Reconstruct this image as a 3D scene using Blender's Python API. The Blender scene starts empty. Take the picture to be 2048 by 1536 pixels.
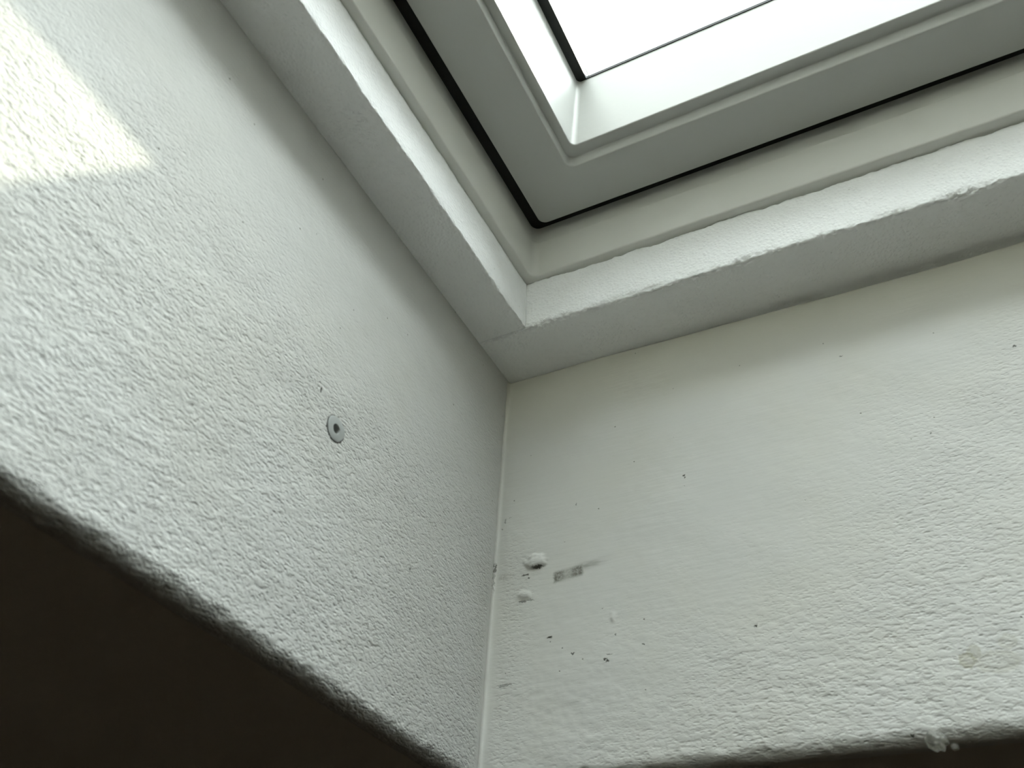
import bpy, math
import numpy as np
from mathutils import Matrix, Vector

C = bpy.context.scene.collection
SC = bpy.context.scene
RNG = np.random.RandomState(7)

# ------------------------------------------------------------------ camera
# world: x = right along the back wall, y = into the corner, z = up the light shaft
# (0,0,0) = where left wall, back wall and foam underside meet
FPX = 1822.34
EX = np.array([0.8911559, -0.25452764, -0.37557535])
EY = np.array([0.45027237, 0.59769381, 0.6633377])
EZ = np.array([0.05564128, -0.76024851, 0.64724513])
R = np.array([EX, EY, EZ])
CAM = np.array([0.37809044, -0.66087124, -0.64831348])
cd = bpy.data.cameras.new('camera')
cd.sensor_width = 36.0
cd.lens = FPX / 2048 * 36
cd.clip_start = 0.01
cd.dof.use_dof = True
cd.dof.focus_distance = 0.93
cd.dof.aperture_fstop = 9.0
cam = bpy.data.objects.new('camera', cd)
C.objects.link(cam)
m = Matrix.Identity(4)
for i in range(3):
    m[i][0] = R[i, 0]; m[i][1] = -R[i, 1]; m[i][2] = -R[i, 2]; m[i][3] = CAM[i]
cam.matrix_world = m
SC.camera = cam

# ------------------------------------------------------------------ sky, sun, exposure
SKY_COL = (0.955, 0.99, 0.995, 1)
SKY_STR = 14.8
FILL_BELT = 2.3
BAND_C, BAND_W = 0.47, 0.21
GLOW = 0.6
SUN_DIR = Vector((-0.441, -0.665, -1.0)).normalized()
SUN_STR = 5.5
w = bpy.data.worlds.new('world'); SC.world = w
w.use_nodes = True
bg = w.node_tree.nodes['Background']
bg.inputs['Strength'].default_value = SKY_STR
# hazy bright sky: a made-up bright belt lights the foam, glow around the sun
wt = w.node_tree
tc = wt.nodes.new('ShaderNodeTexCoord')
sx = wt.nodes.new('ShaderNodeSeparateXYZ'); wt.links.new(tc.outputs['Generated'], sx.inputs[0])


def wmath(op, a, b):
    o = wt.nodes.new('ShaderNodeMath'); o.operation = op
    for i, q in enumerate((a, b)):
        if isinstance(q, bpy.types.NodeSocket): wt.links.new(q, o.inputs[i])
        else: o.inputs[i].default_value = q
    return o.outputs[0]


zc = wmath('MAXIMUM', sx.outputs[2], 0.0)
bd = wmath('DIVIDE', wmath('SUBTRACT', zc, BAND_C), BAND_W)
fill_belt = wmath('EXPONENT', wmath('MULTIPLY', wmath('MULTIPLY', bd, bd), -1.0), 0.0)   # bright belt of sky, added to lift foam and wall faces
dp = wt.nodes.new('ShaderNodeVectorMath'); dp.operation = 'DOT_PRODUCT'
wt.links.new(tc.outputs['Generated'], dp.inputs[0]); dp.inputs[1].default_value = -SUN_DIR
glow = wmath('POWER', wmath('MAXIMUM', dp.outputs['Value'], 0.0), 3.0)
lum = wmath('ADD', 0.08, wmath('ADD', wmath('MULTIPLY', fill_belt, FILL_BELT), wmath('MULTIPLY', glow, GLOW)))
sc_ = wt.nodes.new('ShaderNodeVectorMath'); sc_.operation = 'SCALE'
sc_.inputs[0].default_value = SKY_COL[:3]; wt.links.new(lum, sc_.inputs['Scale'])
wt.links.new(sc_.outputs[0], bg.inputs['Color'])
sl = bpy.data.lights.new('sun', 'SUN')
sl.energy = SUN_STR; sl.angle = math.radians(0.9); sl.color = (1.0, 0.92, 0.72)
so = bpy.data.objects.new('sun', sl); C.objects.link(so)
so.location = (2, 2, 4)
so.rotation_euler = SUN_DIR.to_track_quat('-Z', 'Y').to_euler()
SC.view_settings.view_transform = 'Standard'
SC.view_settings.look = 'None'
SC.view_settings.gamma = 1
SC.view_settings.use_curve_mapping = False
SC.view_settings.exposure = 0.54
SC.cycles.max_bounces = 14
SC.cycles.diffuse_bounces = 10
SC.cycles.transparent_max_bounces = 12

# ------------------------------------------------------------------ sizes
W, L = 1.5, 1.3
H = 0.425                    # shaft depth below the foam
ZF = 0.066                   # foam thickness
T = 0.16                     # wall thickness behind the plaster
SHEAR = -0.0105


# ------------------------------------------------------------------ node helpers
class NT:
    def __init__(self, name):
        self.m = bpy.data.materials.new(name); self.m.use_nodes = True
        self.t = self.m.node_tree
        self.b = self.t.nodes['Principled BSDF']

    def n(self, typ, **kw):
        o = self.t.nodes.new(typ)
        for k, v in kw.items():
            setattr(o, k, v)
        return o

    def put(self, sock, v):
        if isinstance(v, bpy.types.NodeSocket):
            self.t.links.new(v, sock)
        elif v is not None:
            sock.default_value = v

    def math(self, op, a, b=None, c=None, clamp=False):
        o = self.n('ShaderNodeMath', operation=op); o.use_clamp = clamp
        self.put(o.inputs[0], a); self.put(o.inputs[1], b)
        if c is not None: self.put(o.inputs[2], c)
        return o.outputs[0]

    def vmath(self, op, a, b=None):
        o = self.n('ShaderNodeVectorMath', operation=op)
        self.put(o.inputs[0], a)
        if b is not None: self.put(o.inputs[1], b)
        return o.outputs['Value'] if op in ('LENGTH', 'DOT_PRODUCT', 'DISTANCE') else o.outputs[0]

    def coord(self):
        g = self.n('ShaderNodeNewGeometry')
        return g.outputs['Position']

    def mapping(self, v, loc=(0, 0, 0), scale=(1, 1, 1), rot=(0, 0, 0), typ='POINT'):
        o = self.n('ShaderNodeMapping', vector_type=typ)
        self.put(o.inputs['Vector'], v)
        o.inputs['Location'].default_value = loc
        o.inputs['Rotation'].default_value = rot
        o.inputs['Scale'].default_value = scale
        return o.outputs[0]

    def noise(self, v, scale, detail=2.0, rough=0.5, dist=0.0):
        o = self.n('ShaderNodeTexNoise')
        self.put(o.inputs['Vector'], v)
        o.inputs['Scale'].default_value = scale
        o.inputs['Detail'].default_value = detail
        o.inputs['Roughness'].default_value = rough
        o.inputs['Distortion'].default_value = dist
        return o.outputs['Fac']

    def voronoi(self, v, scale, feature='F1', rand=1.0):
        o = self.n('ShaderNodeTexVoronoi', feature=feature)
        self.put(o.inputs['Vector'], v)
        o.inputs['Scale'].default_value = scale
        o.inputs['Randomness'].default_value = rand
        return o.outputs['Distance']

    def ramp(self, v, a, b, lo=0.0, hi=1.0, smooth=True):
        o = self.n('ShaderNodeMapRange')
        o.interpolation_type = 'SMOOTHSTEP' if smooth else 'LINEAR'
        self.put(o.inputs['Value'], v)
        o.inputs['From Min'].default_value = a; o.inputs['From Max'].default_value = b
        o.inputs['To Min'].default_value = lo; o.inputs['To Max'].default_value = hi
        return o.outputs[0]

    def mix(self, f, a, b):
        o = self.n('ShaderNodeMix', data_type='RGBA')
        self.put(o.inputs[0], f); self.put(o.inputs[6], a); self.put(o.inputs[7], b)
        return o.outputs[2]

    def sep(self, v):
        o = self.n('ShaderNodeSeparateXYZ'); self.put(o.inputs[0], v)
        return o.outputs

    def bump(self, h, dist, strength=1.0, normal=None):
        o = self.n('ShaderNodeBump')
        self.put(o.inputs['Height'], h)
        o.inputs['Distance'].default_value = dist
        self.put(o.inputs['Strength'], strength)
        if normal is not None: self.put(o.inputs['Normal'], normal)
        return o.outputs[0]


def simple(name, col, rough=0.5, spec=0.4):
    k = NT(name)
    k.b.inputs['Base Color'].default_value = (*col, 1)
    k.b.inputs['Roughness'].default_value = rough
    k.b.inputs['Specular IOR Level'].default_value = spec
    return k.m


WHITE = (0.52, 0.525, 0.50, 1)


def plaster(name, side):
    """painted plaster; u = coordinate along the wall, z = height"""
    k = NT(name)
    P = k.coord()
    s = k.sep(P)
    u = s[1] if side == 'left' else s[0]
    z = s[2]
    # wobble to break up every outline
    wob = k.noise(P, 9.0, 3.0)
    if side == 'left':
        Q = k.mapping(P, scale=(1, 0.5, 1), rot=(math.radians(-6), 0, 0))
        # smooth plaster high up, rough roller texture lower down
        rough = k.ramp(k.math('ADD', z, k.math('MULTIPLY', k.math('SUBTRACT', wob, 0.5), 0.16)), -0.10, -0.25)
        rough = k.math('ADD', k.math('MULTIPLY', rough, 0.85), 0.15)
        # a band of rougher stipple close to the foam corner
        c1 = k.math('MULTIPLY', k.ramp(u, -0.16, -0.05), k.ramp(z, -0.22, -0.05))
        rough = k.math('MAXIMUM', rough, k.math('MULTIPLY', c1, 0.55))
        smoothcorner = k.ramp(u, -0.004, -0.013)
        rough = k.math('MULTIPLY', rough, smoothcorner)
    else:
        Q = k.mapping(P, scale=(0.45, 1, 1.0), rot=(0, math.radians(9), 0))
        # rough bottom right, smooth trowelled upper left
        d = k.math('ADD', k.math('MULTIPLY', u, 0.75), k.math('MULTIPLY', z, -1.0))
        d = k.math('ADD', d, k.math('MULTIPLY', k.math('SUBTRACT', wob, 0.5), 0.30))
        rough = k.ramp(d, 0.36, 0.62)
        c1 = k.math('MULTIPLY', k.ramp(u, 0.055, 0.015), k.ramp(z, -0.17, -0.24))
        c1 = k.math('MULTIPLY', c1, k.ramp(u, 0.004, 0.016))
        rough = k.math('MAXIMUM', rough, k.math('MULTIPLY', c1, 0.75))
        rough = k.math('ADD', k.math('MULTIPLY', rough, 0.93), 0.05)
    st = k.noise(Q, 400.0 if side == 'left' else 300.0, 3.0, 0.55, 0.25)
    st = k.ramp(st, 0.30, 0.58)                      # flattened tops, narrow pits
    pit = k.voronoi(Q, 420.0 if side == 'left' else 320.0)
    pit = k.ramp(pit, 0.02, 0.30)
    pit2 = k.voronoi(k.mapping(Q, loc=(3.1, 1.7, 0.4)), 300.0 if side == 'left' else 250.0)
    pit2 = k.ramp(pit2, 0.0, 0.36)
    h1 = k.math('ADD', k.math('MULTIPLY', st, 0.5), k.math('MULTIPLY', k.math('MULTIPLY', pit, pit2), 0.6))
    h1 = k.math('MULTIPLY', h1, rough)
    n1 = k.bump(h1, 0.00105 if side == 'left' else 0.00085)
    # brush strokes
    if side == 'left':
        B = k.mapping(P, scale=(1, 0.10, 1.0), rot=(math.radians(4), 0, 0))
    else:
        B = k.mapping(P, scale=(0.07, 1, 1.0), rot=(0, math.radians(-13), 0))
    br = k.noise(B, 260.0, 3.0, 0.6)
    n2 = k.bump(br, 0.00022 if side == 'left' else 0.00020, 1.0, n1)
    big = k.noise(P, 22.0, 2.0)
    n3 = k.bump(big, 0.0020, 1.0, n2)
    # sparse pin holes
    pv = k.n('ShaderNodeTexVoronoi', feature='F1')
    k.put(pv.inputs['Vector'], P)
    pv.inputs['Scale'].default_value = 55.0
    pd = pv.outputs['Distance']
    pr = k.sep(pv.outputs['Color'])[0]
    on = k.math('GREATER_THAN', pr, 0.72)
    ph = k.math('MULTIPLY', on, k.ramp(pd, 0.055, 0.02))
    # colour: off white with faint yellowing and grime
    tone = k.noise(P, 6.0, 4.0, 0.6)
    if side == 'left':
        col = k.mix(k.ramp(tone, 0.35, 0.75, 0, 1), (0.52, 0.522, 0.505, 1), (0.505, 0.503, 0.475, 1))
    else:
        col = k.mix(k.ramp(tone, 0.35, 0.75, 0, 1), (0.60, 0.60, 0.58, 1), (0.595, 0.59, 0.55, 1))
    if side == 'back':
        yel = k.math('MULTIPLY', k.ramp(k.math('ADD', z, k.math('MULTIPLY', wob, 0.06)), -0.085, 0.03), 0.75)
        col = k.mix(yel, col, (0.67, 0.655, 0.565, 1))
    col = k.mix(k.math('MULTIPLY', ph, 0.75), col, (0.16, 0.15, 0.12, 1))
    # individual specks, chips and painted shade under the blobs: (u, z, half width, half height, strength)
    jit = k.n('ShaderNodeTexNoise'); k.put(jit.inputs['Vector'], P)
    jit.inputs['Scale'].default_value = 420.0
    jv = k.vmath('MULTIPLY', k.vmath('SUBTRACT', jit.outputs['Color'], (0.5, 0.5, 0.5)), (0.0042, 0.0042, 0.0042))
    PJ = k.vmath('ADD', P, jv)
    specks_shade = SPECK_L if side == 'left' else SPECK_SHADE_B
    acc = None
    for (a, b, ra, rb, stg) in specks_shade:
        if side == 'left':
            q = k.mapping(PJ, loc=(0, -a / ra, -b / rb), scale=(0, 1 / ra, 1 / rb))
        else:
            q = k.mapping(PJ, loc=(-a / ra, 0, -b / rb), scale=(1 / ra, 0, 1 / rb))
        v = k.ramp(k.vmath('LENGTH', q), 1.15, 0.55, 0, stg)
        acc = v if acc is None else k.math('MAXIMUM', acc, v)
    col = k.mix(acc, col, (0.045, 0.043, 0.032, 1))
    if side == 'back':
        g = k.noise(P, 420.0, 3.0, 0.7)
        zz = k.math('SUBTRACT', z, k.math('MULTIPLY', u, 0.10))      # the smear climbs a little to the right
        band = k.math('ABSOLUTE', k.math('ADD', zz, 0.2567))
        bw = k.math('ADD', band, k.math('MULTIPLY', k.math('SUBTRACT', g, 0.5), 0.0035))
        uw = k.math('ADD', u, k.math('MULTIPLY', k.math('SUBTRACT', g, 0.5), 0.0040))
        s1 = k.math('MULTIPLY', k.ramp(bw, 0.0072, 0.0034), k.math('MULTIPLY', k.ramp(uw, 0.0595, 0.0630), k.ramp(uw, 0.0915, 0.0880)))
        s1 = k.math('MULTIPLY', s1, k.math('MULTIPLY', k.ramp(g, 0.36, 0.60, 0.48, 0.88), k.ramp(k.math('ABSOLUTE', k.math('SUBTRACT', u, 0.0745)), 0.0, 0.009, 0.5, 1.0)))
        band2 = k.math('ABSOLUTE', k.math('ADD', zz, 0.2540))
        g2 = k.noise(k.mapping(P, scale=(0.15, 1, 1)), 300.0, 2.0)
        s2 = k.math('MULTIPLY', k.ramp(band2, 0.006, 0.001), k.math('MULTIPLY', k.ramp(u, 0.075, 0.09), k.ramp(u, 0.128, 0.09)))
        s2 = k.math('MULTIPLY', s2, k.ramp(g2, 0.35, 0.7, 0.05, 0.55))
        # faint smear by the corner crack
        band3 = k.math('ABSOLUTE', k.math('ADD', z, 0.2405))
        s3 = k.math('MULTIPLY', k.ramp(band3, 0.006, 0.001), k.math('MULTIPLY', k.ramp(u, 0.002, 0.008), k.ramp(u, 0.024, 0.012)))
        s3 = k.math('MULTIPLY', s3, k.ramp(g, 0.35, 0.7, 0.05, 0.4))
        sm = k.math('MAXIMUM', k.math('MAXIMUM', s1, s2), s3)
        col = k.mix(sm, col, (0.13, 0.125, 0.10, 1))
        # brown drip stain lower right
        for (a, b, ra, rb, stg) in ((0.3735, -0.3735, 0.0058, 0.0060, 0.62), (0.3790, -0.3680, 0.0045, 0.005, 0.4),
                                    (0.3920, -0.3770, 0.0150, 0.0085, 0.26), (0.4010, -0.3640, 0.0065, 0.0055, 0.25)):
            q = k.mapping(PJ, loc=(-a / ra, 0, -b / rb), scale=(1 / ra, 0, 1 / rb))
            l = k.vmath('LENGTH', q)
            v = k.math('MULTIPLY', k.ramp(l, 1.05, 0.8, 0, 1), k.ramp(l, 0.2, 1.0, 0.45 * stg, stg))
            col = k.mix(v, col, (0.30, 0.28, 0.18, 1))
    k.put(k.b.inputs['Base Color'], col)
    k.b.inputs['Roughness'].default_value = 0.62
    k.b.inputs['Specular IOR Level'].default_value = 0.25
    # specks and the painted blob shade are bumped as shallow chips
    n4 = k.bump(k.math('SUBTRACT', 1.0, k.math('MAXIMUM', acc, ph)), 0.0006, 1.0, n3)
    k.put(k.b.inputs['Normal'], n4)
    return k.m


SPECK_L = [(-0.2772, -0.2262, .0010, .0026, .9), (-0.135, -0.300, .0011, .0022, .7)]
SPECK_SHADE_B = [(0.1876, -0.1735, .0013, .0013, .95), (0.1882, -0.1760, .0011, .0009, .9), (0.1869, -0.1846, .0007, .0007, .8),
           (0.2347, -0.3257, .0015, .0009, .95), (0.393, -0.1861, .0010, .0010, .8),
           (0.0588, -0.307, .0023, .0011, .95), (0.0600, -0.3112, .0008, .0006, .8), (0.0708, -0.3183, .0009, .0007, .75), (0.0806, -0.3247, .0022, .0010, .75),
           (0.1100, -0.3340, .0019, .0012, .95), (0.1118, -0.3362, .0018, .0013, .95), (0.1135, -0.3305, .0035, .0005, .7),
           (0.1427, -0.3264, .0010, .0007, .8), (0.1078, -0.2891, .0006, .0006, .8), (0.4719, -0.1198, .0010, .0010, .85),
           (0.3282, -0.4189, .0012, .0006, .8), (0.3404, -0.0836, .0014, .0006, .6), (0.3278, -0.0636, .0007, .0006, .6),
           (0.0821, -0.1782, .0010, .0014, .5), (0.1192, -0.3136, .0009, .0009, .6),
           (0.0455, -0.2372, .0068, .0015, .95), (0.0325, -0.2425, .0042, .0010, .8), (0.0360, -0.2460, .0010, .0009, .8),  # crack shadow below the upper plaster blob, painted dark
           (0.0305, -0.2683, .0050, .0011, .7), (0.0385, -0.2685, .0040, .0012, .45),  # painted shadow below the lower blob
           (0.0165, -0.3440, .0050, .0016, .5), (0.0212, -0.3435, .0035, .0010, .45),
           (0.0076, -0.1800, .0012, .0030, .45), (0.0050, -0.1880, .0014, .0016, .4), (0.013, -0.1775, .0020, .0007, .4),
           (0.0012, -0.2300, .0010, .0060, .75), (0.0008, -0.2450, .0006, .0120, .4),
           (0.1842, -0.0696, .0007, .0006, .6), (0.1468, -0.0100, .0010, .0007, .5)]


def foam_mat():
    k = NT('polystyrene')
    P = k.coord()
    v = k.voronoi(P, 300.0)
    n = k.noise(P, 500.0, 3.0, 0.6)
    h = k.math('ADD', k.math('MULTIPLY', k.ramp(v, 0.0, 0.7), -0.6), k.math('MULTIPLY', n, 0.6))
    nb = k.bump(h, 0.0006)
    k.put(k.b.inputs['Normal'], nb)
    pv = k.n('ShaderNodeTexVoronoi'); k.put(pv.inputs['Vector'], P); pv.inputs['Scale'].default_value = 70.0
    ph = k.math('MULTIPLY', k.math('GREATER_THAN', k.sep(pv.outputs['Color'])[0], 0.75), k.ramp(pv.outputs['Distance'], 0.08, 0.03))
    col = k.mix(k.math('MULTIPLY', ph, 0.35), (0.93, 0.94, 0.945, 1), (0.35, 0.36, 0.34, 1))
    k.put(k.b.inputs['Base Color'], col)
    k.b.inputs['Roughness'].default_value = 0.8
    k.b.inputs['Specular IOR Level'].default_value = 0.1
    return k.m


def glass_mat():
    k = NT('window_glass')
    t = k.t
    for nd in list(t.nodes): t.nodes.remove(nd)
    out = t.nodes.new('ShaderNodeOutputMaterial')
    mx = t.nodes.new('ShaderNodeMixShader')
    tr = t.nodes.new('ShaderNodeBsdfTransparent'); tr.inputs[0].default_value = (0.93, 0.96, 0.95, 1)
    gl = t.nodes.new('ShaderNodeBsdfGlossy'); gl.inputs['Roughness'].default_value = 0.0
    fr = t.nodes.new('ShaderNodeFresnel'); fr.inputs[0].default_value = 1.35
    t.links.new(fr.outputs[0], mx.inputs[0]); t.links.new(tr.outputs[0], mx.inputs[1])
    t.links.new(gl.outputs[0], mx.inputs[2]); t.links.new(mx.outputs[0], out.inputs[0])
    return k.m


# ------------------------------------------------------------------ mesh helpers
def mesh_obj(name, verts, faces, mat, parent=None, smooth=True):
    me = bpy.data.meshes.new(name)
    me.from_pydata([tuple(v) for v in verts], [], [tuple(f) for f in faces])
    me.update()
    me.materials.append(mat)
    if smooth:
        me.polygons.foreach_set('use_smooth', [True] * len(me.polygons))
    o = bpy.data.objects.new(name, me)
    C.objects.link(o)
    if parent: o.parent = parent
    return o


def structure(o, label=None):
    o['kind'] = 'structure'
    if label: o['label'] = label
    return o


def vnoise(x, y, seed):
    """smooth value noise on arrays"""
    r = np.random.RandomState(seed).rand(256, 256)
    xi = np.floor(x).astype(int); yi = np.floor(y).astype(int)
    fx = x - xi; fy = y - yi
    fx = fx * fx * (3 - 2 * fx); fy = fy * fy * (3 - 2 * fy)
    g = lambda a, b: r[a % 256, b % 256]
    return ((g(xi, yi) * (1 - fx) + g(xi + 1, yi) * fx) * (1 - fy) + (g(xi, yi + 1) * (1 - fx) + g(xi + 1, yi + 1) * fx) * fy) - 0.5


def sweep(name, P, mat, skip=None, parent=None):
    """closed solid from a grid P[nu, nv, 3]: v closes on itself, the two ends are capped"""
    nu, nv = P.shape[:2]
    verts = P.reshape(-1, 3)
    i = np.arange(nu - 1)[:, None]; j = np.arange(nv)[None, :]
    j2 = (j + 1) % nv
    F = np.stack([i * nv + j, (i + 1) * nv + j, (i + 1) * nv + j2, i * nv + j2], -1).reshape(-1, 4)
    if skip is not None:
        F = F[~skip.reshape(-1)]
    faces = F.tolist()
    faces.append(list(range(nv)))
    faces.append([(nu - 1) * nv + q for q in range(nv)][::-1])
    o = mesh_obj(name, verts, faces, mat, parent)
    import bmesh
    bm = bmesh.new(); bm.from_mesh(o.data)
    bmesh.ops.recalc_face_normals(bm, faces=bm.faces)
    for f in bm.faces:
        if len(f.verts) > 4: f.smooth = False
    bm.to_mesh(o.data); bm.free()
    return o


def box(name, lo, hi, mat, parent=None):
    x0, y0, z0 = lo; x1, y1, z1 = hi
    v = [(x0, y0, z0), (x1, y0, z0), (x1, y1, z0), (x0, y1, z0), (x0, y0, z1), (x1, y0, z1), (x1, y1, z1), (x0, y1, z1)]
    f = [(0, 3, 2, 1), (4, 5, 6, 7), (0, 1, 5, 4), (1, 2, 6, 5), (2, 3, 7, 6), (3, 0, 4, 7)]
    return mesh_obj(name, v, f, mat, parent, smooth=False)


# ------------------------------------------------------------------ plaster walls of the shaft
PLUG = (-0.2525, -0.2445)      # y, z


def shaft_wall(name, side, mat, du=0.0014, label=None):
    """side: left (x=0), back (y=0), right (x=W), front (y=-L)"""
    length = {'left': L, 'right': L, 'back': W, 'front': W}[side]
    r = 0.011
    fine = side in ('left', 'back')
    if not fine: du = 0.02
    # the left and right walls run through; back and front sit between them
    U = np.linspace(-0.02 if side == 'left' else 0, length, int(length / du) + 1)
    dz = 0.0014 if fine else 0.02
    zs = np.linspace(0, -H + r, int((H - r) / dz) + 1)
    prof = [(0.0, z) for z in zs]                                   # (offset behind the face, z)
    na = 14 if fine else 4
    for a in np.linspace(0, math.pi / 2, na + 1)[1:]:
        prof.append((r * (1 - math.cos(a)), -H + r - r * math.sin(a)))
    for q in np.linspace(r, 0.017, 6 if fine else 3)[1:]:
        prof.append((q, -H))
    face_n = len(prof)
    prof += [(0.017, -H + 0.11), (T, -H + 0.11), (T, 0.0)]
    if side == 'back':
        prof += [(0.012, 0.0), (0.006, -0.0004)]
    prof = np.array(prof)
    nu, nv = len(U), len(prof)
    off = np.repeat(prof[None, :, 0], nu, 0).copy()
    Z = np.repeat(prof[None, :, 1], nu, 0).copy()
    uu = np.repeat(U[:, None], nv, 1)
    if fine:
        arc = np.cumsum(np.r_[0, np.hypot(np.diff(prof[:, 0]), np.diff(prof[:, 1]))])
        vv = np.repeat(arc[None, :], nu, 0)
        seed = 11 if side == 'left' else 31
        d = 0.0016 * vnoise(uu / 0.09, vv / 0.07, seed) + 0.0004 * vnoise(uu / 0.022, vv / 0.018, seed + 1)
        fine_amp = np.clip((-Z - (0.13 if side == 'left' else 0.25)) / 0.12, 0, 1)
        d += fine_amp * (0.00050 * vnoise(uu / 0.0075, vv / 0.0045, seed + 2) + 0.00025 * vnoise(uu / 0.0034, vv / 0.0032, seed + 3))
        # lumpy rounded bottom edge
        eb = np.exp(-((vv - (H - r + 0.008)) / 0.012) ** 2)
        d += eb * (0.0010 * vnoise(uu / 0.012, vv / 0.010, seed + 4) + 0.0009 * vnoise(uu / 0.0055, vv / 0.006, seed + 5))
        fade = np.ones_like(d)
        fade[:, face_n:] = 0
        fade *= np.clip(uu / 0.012, 0, 1)                            # keep the inner corner clean
        fade *= np.clip(vv / 0.006, 0, 1) if side == 'left' else 1
        if side == 'left':
            pr = np.hypot(-uu - PLUG[0], Z - PLUG[1])
            fade *= np.clip((pr - 0.012) / 0.01, 0, 1)
        d = d * fade
        if side == 'back':
            # two plaster blobs left over beside the corner
            for (a, b, ra, rb, hh) in ((0.0430, -0.2310, 0.0085, 0.0055, 0.0036), (0.0335, -0.2625, 0.0065, 0.0036, 0.0022), (0.1105, -0.2905, 0.0, 0.0, 0.0), (0.117, -0.2985, 0.0022, 0.004, 0.0012)):
                if ra == 0: continue
                q = np.hypot((uu - a) / ra, (Z - b) / rb)
                q = q + 0.7 * vnoise(uu / 0.005, Z / 0.004, 77) + 0.5 * vnoise(uu / 0.0022, Z / 0.002, 78)
                q = np.clip(q, 0, 3)
                sharp = np.where(Z < b, 1.9, 0.9)                    # steeper on the under side
                d += fade * hh * np.clip(1.25 - q ** sharp, 0, 1) ** 0.6
            # filler smoothed into the inner corner
            rf = 0.0038
            uc = np.clip(rf - uu, 0, rf)
            d += (rf - np.sqrt(np.maximum(rf * rf - uc * uc, 0))) * (np.arange(nv)[None, :] < len(zs))
        # outward along profile normal
        tx = np.gradient(prof[:, 0]); tz = np.gradient(prof[:, 1])
        ln = np.hypot(tx, tz) + 1e-9
        nx, nz = tz / ln, -tx / ln                                   # normal that points to the open side
        nx[face_n:] = 0; nz[face_n:] = 0
        off = off + d * nx[None, :]
        Z = Z + d * nz[None, :]
        if side == 'back':
            # a groove opens between plaster and foam towards the right; its top edge is rounded
            g = 0.0066 * np.clip((U - 0.12) / 0.25, 0, 1) + 0.0006 * vnoise(U / 0.03, U * 0, 5) + 0.0006
            t = np.clip(1 - vv / 0.02, 0, 1)
            Z[:, :face_n] -= (g[:, None] * t[:, :face_n])
            rim = np.clip(1 - vv[:, :face_n] / 0.0028, 0, 1)
            off[:, :face_n] += 0.0022 * rim ** 2
            Z[:, face_n + 3] = -0.0002
            Z[:, face_n + 4] -= g
    skip = None
    if side == 'left':
        skip = np.zeros((nu - 1, nv), bool)
        cu = (uu[:-1] + uu[1:]) / 2
        cz = np.roll(Z, -1, 1)[:-1] * 0.5 + Z[:-1] * 0.5
        msk = np.hypot(-cu - PLUG[0], cz - PLUG[1]) < 0.0109
        msk[:, face_n - 1:] = False
        skip = msk
    P = np.zeros((nu, nv, 3))
    P[..., 2] = Z
    if side == 'left':
        P[..., 0] = -off; P[..., 1] = -uu
    elif side == 'right':
        P[..., 0] = W + off; P[..., 1] = -uu
    elif side == 'back':
        P[..., 0] = uu; P[..., 1] = off
    else:
        P[..., 0] = uu; P[..., 1] = -L - off
    o = sweep(name, P, mat, skip)
    structure(o, label)
    return o


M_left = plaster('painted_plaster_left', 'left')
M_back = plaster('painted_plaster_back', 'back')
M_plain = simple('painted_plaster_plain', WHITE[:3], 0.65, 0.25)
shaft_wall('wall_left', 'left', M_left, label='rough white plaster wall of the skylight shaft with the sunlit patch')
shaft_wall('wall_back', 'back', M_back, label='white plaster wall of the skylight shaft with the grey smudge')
shaft_wall('wall_right', 'right', M_plain)
shaft_wall('wall_front', 'front', M_plain)

# ------------------------------------------------------------------ room below
M_ceil = simple('ceiling_paint', (0.60, 0.575, 0.52), 0.8, 0.1)
M_room = simple('room_wall_paint', (0.48, 0.44, 0.38), 0.8, 0.1)


def floor_mat():
    k = NT('dark_floor_boards')
    P = k.coord()
    n = k.noise(k.mapping(P, scale=(1, 12, 1)), 4.0, 4.0)
    k.put(k.b.inputs['Base Color'], k.mix(n, (0.085, 0.06, 0.04, 1), (0.13, 0.095, 0.065, 1)))
    k.b.inputs['Roughness'].default_value = 0.5
    return k.m


RX0, RX1, RY0, RY1, RZ0 = -3.2, 3.0, -2.8, 2.6, -2.75


def ring_slab(name, inner, outer, z0, z1, mat):
    (a0, b0, a1, b1), (c0, d0, c1, d1) = inner, outer
    v = []
    for z in (z0, z1):
        v += [(a0, b0, z), (a1, b0, z), (a1, b1, z), (a0, b1, z), (c0, d0, z), (c1, d0, z), (c1, d1, z), (c0, d1, z)]
    f = []
    for i in range(4):
        j = (i + 1) % 4
        f += [(i, j, 4 + j, 4 + i), (8 + i, 12 + i, 12 + j, 8 + j), (i, 8 + i, 8 + j, j), (4 + i, 4 + j, 12 + j, 12 + i)]
    return structure(mesh_obj(name, v, f, mat, smooth=False))


ring_slab('ceiling', (-0.0171, -L - 0.0171, W + 0.0171, 0.0171), (RX0, RY0, RX1, RY1), -H + 0.0004, -H + 0.10, M_ceil)['label'] = 'dark unlit room ceiling around the skylight shaft'
structure(box('floor', (RX0, RY0, RZ0 - 0.1), (RX1, RY1, RZ0), floor_mat()))
structure(box('wall_west', (RX0 - 0.1, RY0, RZ0), (RX0, RY1, -H + 0.10), M_room))
structure(box('wall_east', (RX1, RY0, RZ0), (RX1 + 0.1, RY1, -H + 0.10), M_room))
structure(box('wall_south', (RX0 - 0.1, RY0 - 0.1, RZ0), (RX1 + 0.1, RY0, -H + 0.10), M_room))
structure(box('wall_north', (RX0 - 0.1, RY1, RZ0), (RX1 + 0.1, RY1 + 0.1, -H + 0.10), M_room))

# ------------------------------------------------------------------ polystyrene strips under the window frame
M_foam = foam_mat()
FW_L, FW_B = 0.0548, 0.0693


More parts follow.
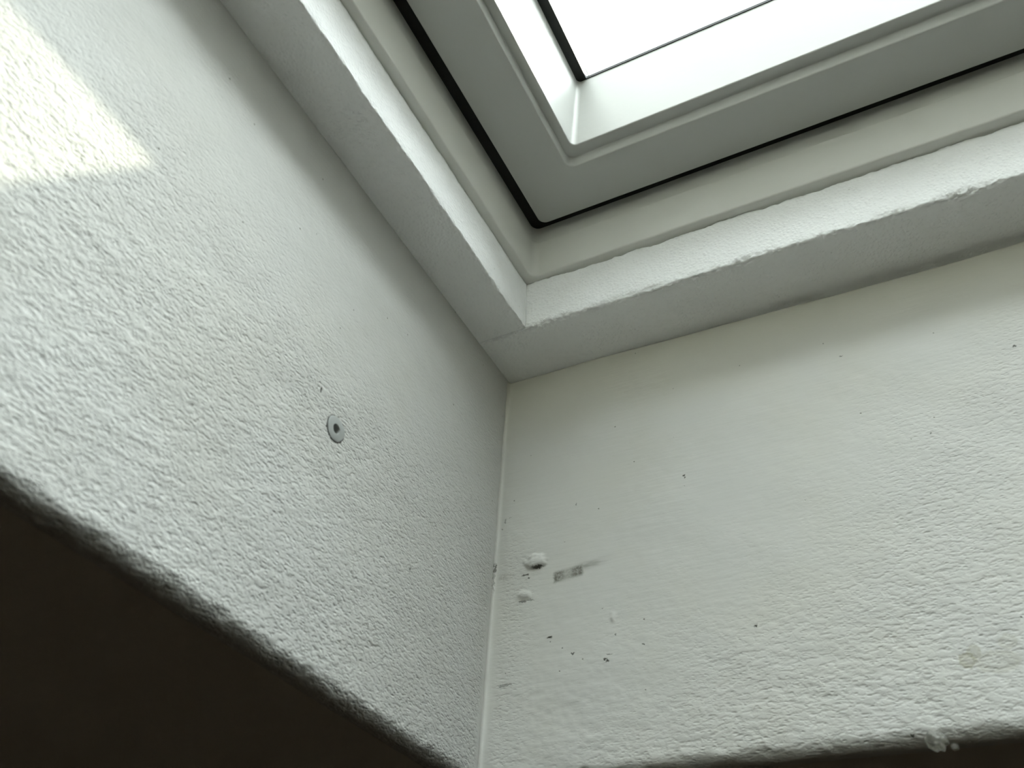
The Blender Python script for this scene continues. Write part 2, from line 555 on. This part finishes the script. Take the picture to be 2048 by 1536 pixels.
def foam_strip(name, side, u0, u1, wid, top_in, label, rag, du=0.0011, back_off=0.0):
    n = int((u1 - u0) / du) + 1
    U = np.linspace(u0, u1, n)
    prof = []
    for q in np.linspace(-back_off - 0.0, wid - 0.008, 6): prof.append((q, 0.0, 0))
    for q in np.linspace(wid - 0.008, wid, 10)[1:]: prof.append((q, 0.0, 1))
    for q in np.linspace(0, ZF, 26)[1:]: prof.append((wid - (wid - top_in) * q / ZF, q, 2))
    prof.append((-back_off, ZF, 0))
    prof = np.array(prof); nv = len(prof)
    A = np.repeat(prof[None, :, 0], n, 0).copy(); Z = np.repeat(prof[None, :, 1], n, 0).copy()
    K = prof[:, 2]
    uu = np.repeat(U[:, None], nv, 1)
    sd = {'left': 101, 'back': 131}.get(side, 161)
    de = np.abs(A - wid) + np.abs(Z)                                # distance to the lower cut edge
    dt = np.abs(Z - ZF)
    edge = np.exp(-(de / 0.0045) ** 2)
    rg = rag * 1.3
    # crumbled lower edge: tiny torn flakes
    j1 = vnoise(uu / 0.010, de / 0.02, sd) + 0.8 * vnoise(uu / 0.004, de / 0.004, sd + 1)
    j2 = vnoise(uu / 0.0028, de / 0.0022, sd + 2)
    A -= edge * rg * (0.0012 + 0.0022 * j1 + 0.0016 * j2) * (K > 0)
    Z += edge * rg * (0.0010 + 0.0020 * j2 + 0.0014 * vnoise(uu / 0.006, de / 0.003, sd + 3)) * (K > 0)
    # wavy, picked upper edge
    tedge = np.exp(-(dt / 0.004) ** 2) * (K == 2)
    step = vnoise(uu / 0.022, uu * 0, sd + 4) + 0.7 * vnoise(uu / 0.007, uu * 0, sd + 5) + 0.4 * vnoise(uu / 0.003, uu * 0, sd + 6)
    Z -= tedge * rg * (0.0012 + 0.0022 * step)
    # uneven hand cut face
    A += (K == 2) * (0.0010 * vnoise(uu / 0.05, Z / 0.05, sd + 7) + 0.0004 * vnoise(uu / 0.004, Z / 0.004, sd + 8))
    P = np.zeros((n, nv, 3)); P[..., 2] = Z
    if side == 'left': P[..., 0] = A; P[..., 1] = -uu
    elif side == 'right': P[..., 0] = W - A; P[..., 1] = -uu
    elif side == 'back': P[..., 0] = uu; P[..., 1] = -A
    else: P[..., 0] = uu; P[..., 1] = -L + A
    o = sweep(name, P, M_foam)
    o['label'] = label; o['category'] = 'insulation strip'; o['group'] = 'polystyrene strips lining the window frame'
    return o


foam_strip('insulation_strip', 'back', -0.004, W, FW_B, 0.0690, 'white polystyrene strip with crumbly edge above the smudged back wall', 1.0, back_off=0.03)
foam_strip('insulation_strip', 'left', 0.0697, L - 0.070, FW_L, 0.0522, 'narrow bright polystyrene strip running along the top of the rough left wall', 0.42, back_off=0.03)
foam_strip('insulation_strip', 'right', 0.0697, L - 0.070, FW_L, 0.0522, 'polystyrene strip facing the left one across the skylight, outside the picture', 0.4, 0.01, back_off=0.03)
foam_strip('insulation_strip', 'front', 0.0, W, FW_B, 0.069, 'polystyrene strip facing the back one across the skylight, outside the picture', 0.4, 0.01, back_off=0.03)

# ------------------------------------------------------------------ roof window
M_pvc = None


def pvc_mat(name, col):
    k = NT(name)
    P = k.coord()
    n = k.noise(P, 90.0, 2.0)
    k.put(k.b.inputs['Normal'], k.bump(n, 0.00015))
    k.b.inputs['Base Color'].default_value = (*col, 1)
    k.b.inputs['Roughness'].default_value = 0.38
    k.b.inputs['Specular IOR Level'].default_value = 0.45
    return k.m


M_pvc = pvc_mat('white_pvc', (0.54, 0.55, 0.53))
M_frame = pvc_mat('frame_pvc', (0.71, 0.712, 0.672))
M_black = simple('black_rubber', (0.012, 0.014, 0.014), 0.45, 0.35)
M_spacer = simple('spacer_bar_grey', (0.7, 0.71, 0.7), 0.4, 0.5)
M_glass = glass_mat()
M_lead = simple('roof_flashing', (0.10, 0.105, 0.11), 0.6, 0.4)


def loop_pts(ix, iy, z, r, seg=7):
    """rounded rectangle inset ix from the side walls and iy from back and front walls"""
    x0, x1, y1, y0 = ix, W - ix, -iy, -L + iy
    r = max(r, 0.0004)
    pts = []
    for cx, cy, a0 in ((x0 + r, y1 - r, 90), (x0 + r, y0 + r, 180), (x1 - r, y0 + r, 270), (x1 - r, y1 - r, 0)):
        for q in range(seg + 1):
            a = math.radians(a0 + 90 * q / seg)
            pts.append((cx + r * math.cos(a), cy + r * math.sin(a), z))
    return [(x, y + SHEAR * (x - 0.08), z) for x, y, z in pts]


def ring(name, prof, mat, parent=None):
    """closed profile of (ix, iy, z, radius) swept round the opening"""
    n = None; verts = []
    for p in prof:
        l = loop_pts(*p); n = len(l); verts += l
    k = len(prof)
    faces = []
    for a in range(k):
        b = (a + 1) % k
        for i in range(n):
            j = (i + 1) % n
            faces.append((a * n + i, a * n + j, b * n + j, b * n + i))
    o = mesh_obj(name, verts, faces, mat, parent)
    import bmesh
    bm = bmesh.new(); bm.from_mesh(o.data); bmesh.ops.recalc_face_normals(bm, faces=bm.faces)
    bm.to_mesh(o.data); bm.free()
    for e in o.data.edges: pass
    md = o.modifiers.new('edges', 'EDGE_SPLIT'); md.split_angle = math.radians(38)
    return o


def fillet(p0, c, p1, rad, n=5):
    """round the corner c of a profile between p0 and p1 (ix, iy, z); keeps corner radius of c"""
    c3 = np.array(c[:3]); r = c[3]
    d0 = np.array(p0[:3]) - c3; d1 = np.array(p1[:3]) - c3
    a = c3 + d0 / np.linalg.norm(d0) * rad; b = c3 + d1 / np.linalg.norm(d1) * rad
    out = []
    for t in np.linspace(0, 1, n + 1):
        q = (1 - t) ** 2 * a + 2 * t * (1 - t) * c3 + t * t * b
        out.append((*q, r))
    return out


def smooth_profile(pts):
    """pts: (ix, iy, z, radius, fillet)"""
    out = []
    for i, p in enumerate(pts):
        if p[4] > 0:
            out += fillet(pts[i - 1][:4], p[:4], pts[(i + 1) % len(pts)][:4], p[4])
        else:
            out.append(p[:4])
    return out


win = bpy.data.objects.new('window_1', None); C.objects.link(win)
win.location = (0, 0, ZF)
structure(win, 'white roof window with bevelled sash above the shaft')
win['category'] = 'window'


def place(o):
    o.matrix_parent_inverse = Matrix.Translation((0, 0, -ZF))
    return o


ZS = 0.130
ZG = 0.268
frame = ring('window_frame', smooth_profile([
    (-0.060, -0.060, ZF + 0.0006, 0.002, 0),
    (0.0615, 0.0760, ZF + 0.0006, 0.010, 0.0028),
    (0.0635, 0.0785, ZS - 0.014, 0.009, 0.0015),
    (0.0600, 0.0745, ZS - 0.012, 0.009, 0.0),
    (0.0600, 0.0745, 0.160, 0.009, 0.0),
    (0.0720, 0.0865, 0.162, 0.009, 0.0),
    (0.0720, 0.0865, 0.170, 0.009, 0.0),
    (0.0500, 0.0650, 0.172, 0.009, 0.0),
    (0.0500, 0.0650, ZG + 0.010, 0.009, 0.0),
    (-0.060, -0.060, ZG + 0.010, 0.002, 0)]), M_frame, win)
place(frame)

# sash: underside, rounded step up, inner lip, splayed reveal up to the seal
sash = ring('sash', smooth_profile([
    (0.0767, 0.0898, ZG + 0.012, 0.008, 0),
    (0.0767, 0.0898, ZS, 0.0085, 0.0022),
    (0.1338, 0.1450, ZS, 0.010, 0.0016),
    (0.1352, 0.1474, ZS + 0.0115, 0.009, 0.0012),
    (0.1450, 0.1610, ZS + 0.0105, 0.0065, 0.0020),
    (0.1478, 0.1545, ZG, 0.0050, 0),
    (0.1350, 0.1400, ZG + 0.0002, 0.0030, 0),
    (0.1350, 0.1400, ZG + 0.012, 0.004, 0)]), M_pvc, win)
place(sash)
seal = ring('weather_seal', [
    (0.0590, 0.0735, 0.1455, 0.0090), (0.0770, 0.0900, 0.1455, 0.0085),
    (0.0770, 0.0900, 0.1500, 0.0085), (0.0590, 0.0735, 0.1500, 0.0090)], M_black, win)
place(seal); seal['label'] = 'black rubber seal in the gap between frame and sash'
gasket = ring('glazing_seal', [
    (0.1472, 0.1538, ZG - 0.001, 0.0055),
    (0.1584, 0.1556, ZG - 0.001, 0.0016),
    (0.1584, 0.1556, ZG + 0.0030, 0.0016),
    (0.1472, 0.1538, ZG + 0.0030, 0.0055)], M_black, win)
place(gasket); gasket['label'] = 'black rubber seal round the glass'
spacer = ring('spacer_bar', [
    (0.1596, 0.1510, ZG + 0.0075, 0.0010),
    (0.1609, 0.1530, ZG + 0.0075, 0.0010),
    (0.1609, 0.1530, ZG + 0.0090, 0.0010),
    (0.1596, 0.1510, ZG + 0.0090, 0.0010)], M_spacer, win)
place(spacer)
lo, hi = loop_pts(0.149, 0.1545, ZG + 0.0031, 0.003), loop_pts(0.149, 0.1545, ZG + 0.0060, 0.003)
n = len(lo)
pane = mesh_obj('pane', lo + hi, [tuple(range(n))[::-1], tuple(range(n, 2 * n))] + [(i, (i + 1) % n, n + (i + 1) % n, n + i) for i in range(n)], M_glass, win, smooth=False)
place(pane)
cover = ring('outer_cover', [
    (-0.075, -0.075, ZG + 0.0126, 0.002),
    (0.1500, 0.1500, ZG + 0.0126, 0.003),
    (0.1500, 0.1500, ZG + 0.0180, 0.003),
    (-0.075, -0.075, ZG + 0.0180, 0.002)], M_lead, win)
place(cover)

# roof build-up outside the frame closes the shaft from outside
ring_slab('trim_1', (-0.062, -L - 0.062, W + 0.062, 0.062), (-0.9, -L - 0.9, W + 0.9, 0.9), ZF, 0.16, M_lead)['label'] = 'roof covering round the window'

# ------------------------------------------------------------------ wall plug
def lathe(name, prof, origin, mat, seg=40, parent=None, closed=True, squash=None):
    verts = []; k = len(prof)
    for i in range(seg):
        a = 2 * math.pi * i / seg
        for (r, d) in prof:
            rr = r * (1 + (squash(a) if squash else 0))
            verts.append((origin[0] + d, origin[1] + rr * math.cos(a), origin[2] + rr * math.sin(a)))
    faces = []
    for i in range(seg):
        j = (i + 1) % seg
        for q in range(k if closed else k - 1):
            q2 = (q + 1) % k
            faces.append((i * k + q, j * k + q, j * k + q2, i * k + q2))
    o = mesh_obj(name, verts, faces, mat, parent)
    import bmesh
    bm = bmesh.new(); bm.from_mesh(o.data); bmesh.ops.recalc_face_normals(bm, faces=bm.faces)
    bm.to_mesh(o.data); bm.free()
    md = o.modifiers.new('edges', 'EDGE_SPLIT'); md.split_angle = math.radians(40)
    return o


M_nylon = simple('grey_nylon', (0.33, 0.345, 0.335), 0.45, 0.4)
plug = bpy.data.objects.new('wall_plug', None); C.objects.link(plug)
plug.location = (0, PLUG[0] + 0.0005, PLUG[1] + 0.0004)
plug['label'] = 'round grey plastic wall plug with a hole, set in the rough left wall'
plug['category'] = 'wall plug'
R0 = 0.0104
collar = lathe('collar', [(0.0036, 0.0000), (0.0040, 0.0006), (R0 - 0.0010, 0.0006), (R0 - 0.0002, 0.0002), (R0, -0.0012), (0.0036, -0.0012)],
               (0, 0, 0), M_nylon, parent=plug, squash=lambda a: 0.035 * math.sin(3 * a + 0.6) + 0.02 * math.sin(5 * a))
sleeve = lathe('sleeve', [(0.0036, -0.0002), (0.0035, -0.030), (0.0048, -0.030), (0.0050, -0.0013)], (0, 0, 0), M_nylon, parent=plug)
bot = lathe('screw_channel', [(0.0001, -0.0285), (0.0034, -0.0280), (0.0034, -0.0300), (0.0001, -0.0300)], (0, 0, 0), M_nylon, parent=plug, seg=20)

# ------------------------------------------------------------------ hardened drop of clear glue on the lower wall edge
def glue_mat():
    k = NT('clear_glue')
    k.b.inputs['Base Color'].default_value = (0.80, 0.80, 0.74, 1)
    k.b.inputs['Roughness'].default_value = 0.22
    k.b.inputs['Transmission Weight'].default_value = 0.75
    k.b.inputs['IOR'].default_value = 1.45
    n = k.noise(k.coord(), 330.0, 2.0)
    k.put(k.b.inputs['Normal'], k.bump(n, 0.0016))
    return k.m


def blob(name, loc, sc, seed, mat, sub=4, amp=0.35):
    import bmesh
    bm = bmesh.new()
    bmesh.ops.create_icosphere(bm, subdivisions=sub, radius=1.0)
    for v in bm.verts:
        c = v.co
        q = vnoise(np.array([c.x * 1.7 + c.z * 2 + 9]), np.array([c.y * 1.7 + c.z + 5]), seed)[0] + 0.5 * vnoise(np.array([c.x * 4 + 3]), np.array([c.z * 4 + c.y * 2]), seed + 1)[0]
        v.co = c * (1 + amp * q)
        v.co = Vector((v.co.x * sc[0], v.co.y * sc[1], v.co.z * sc[2]))
    me = bpy.data.meshes.new(name); bm.to_mesh(me); bm.free()
    me.polygons.foreach_set('use_smooth', [True] * len(me.polygons))
    me.materials.append(mat)
    o = bpy.data.objects.new(name, me); C.objects.link(o); o.location = loc
    return o


M_glue = glue_mat()
g1 = blob('glue_drop', (0.3425, 0.0018, -0.4235), (0.0068, 0.0040, 0.0062), 3, M_glue, amp=0.5)
g1.rotation_euler = (0.35, 0.5, 0)
g1['label'] = 'larger clear blob of dried glue on the bottom edge of the back wall'; g1['category'] = 'glue drop'
g2 = blob('glue_drop', (0.3520, 0.0085, -0.4262), (0.0026, 0.0022, 0.0024), 5, M_glue, 3)
g2['label'] = 'tiny clear glue bead just right of the larger blob on the wall edge'; g2['category'] = 'glue drop'
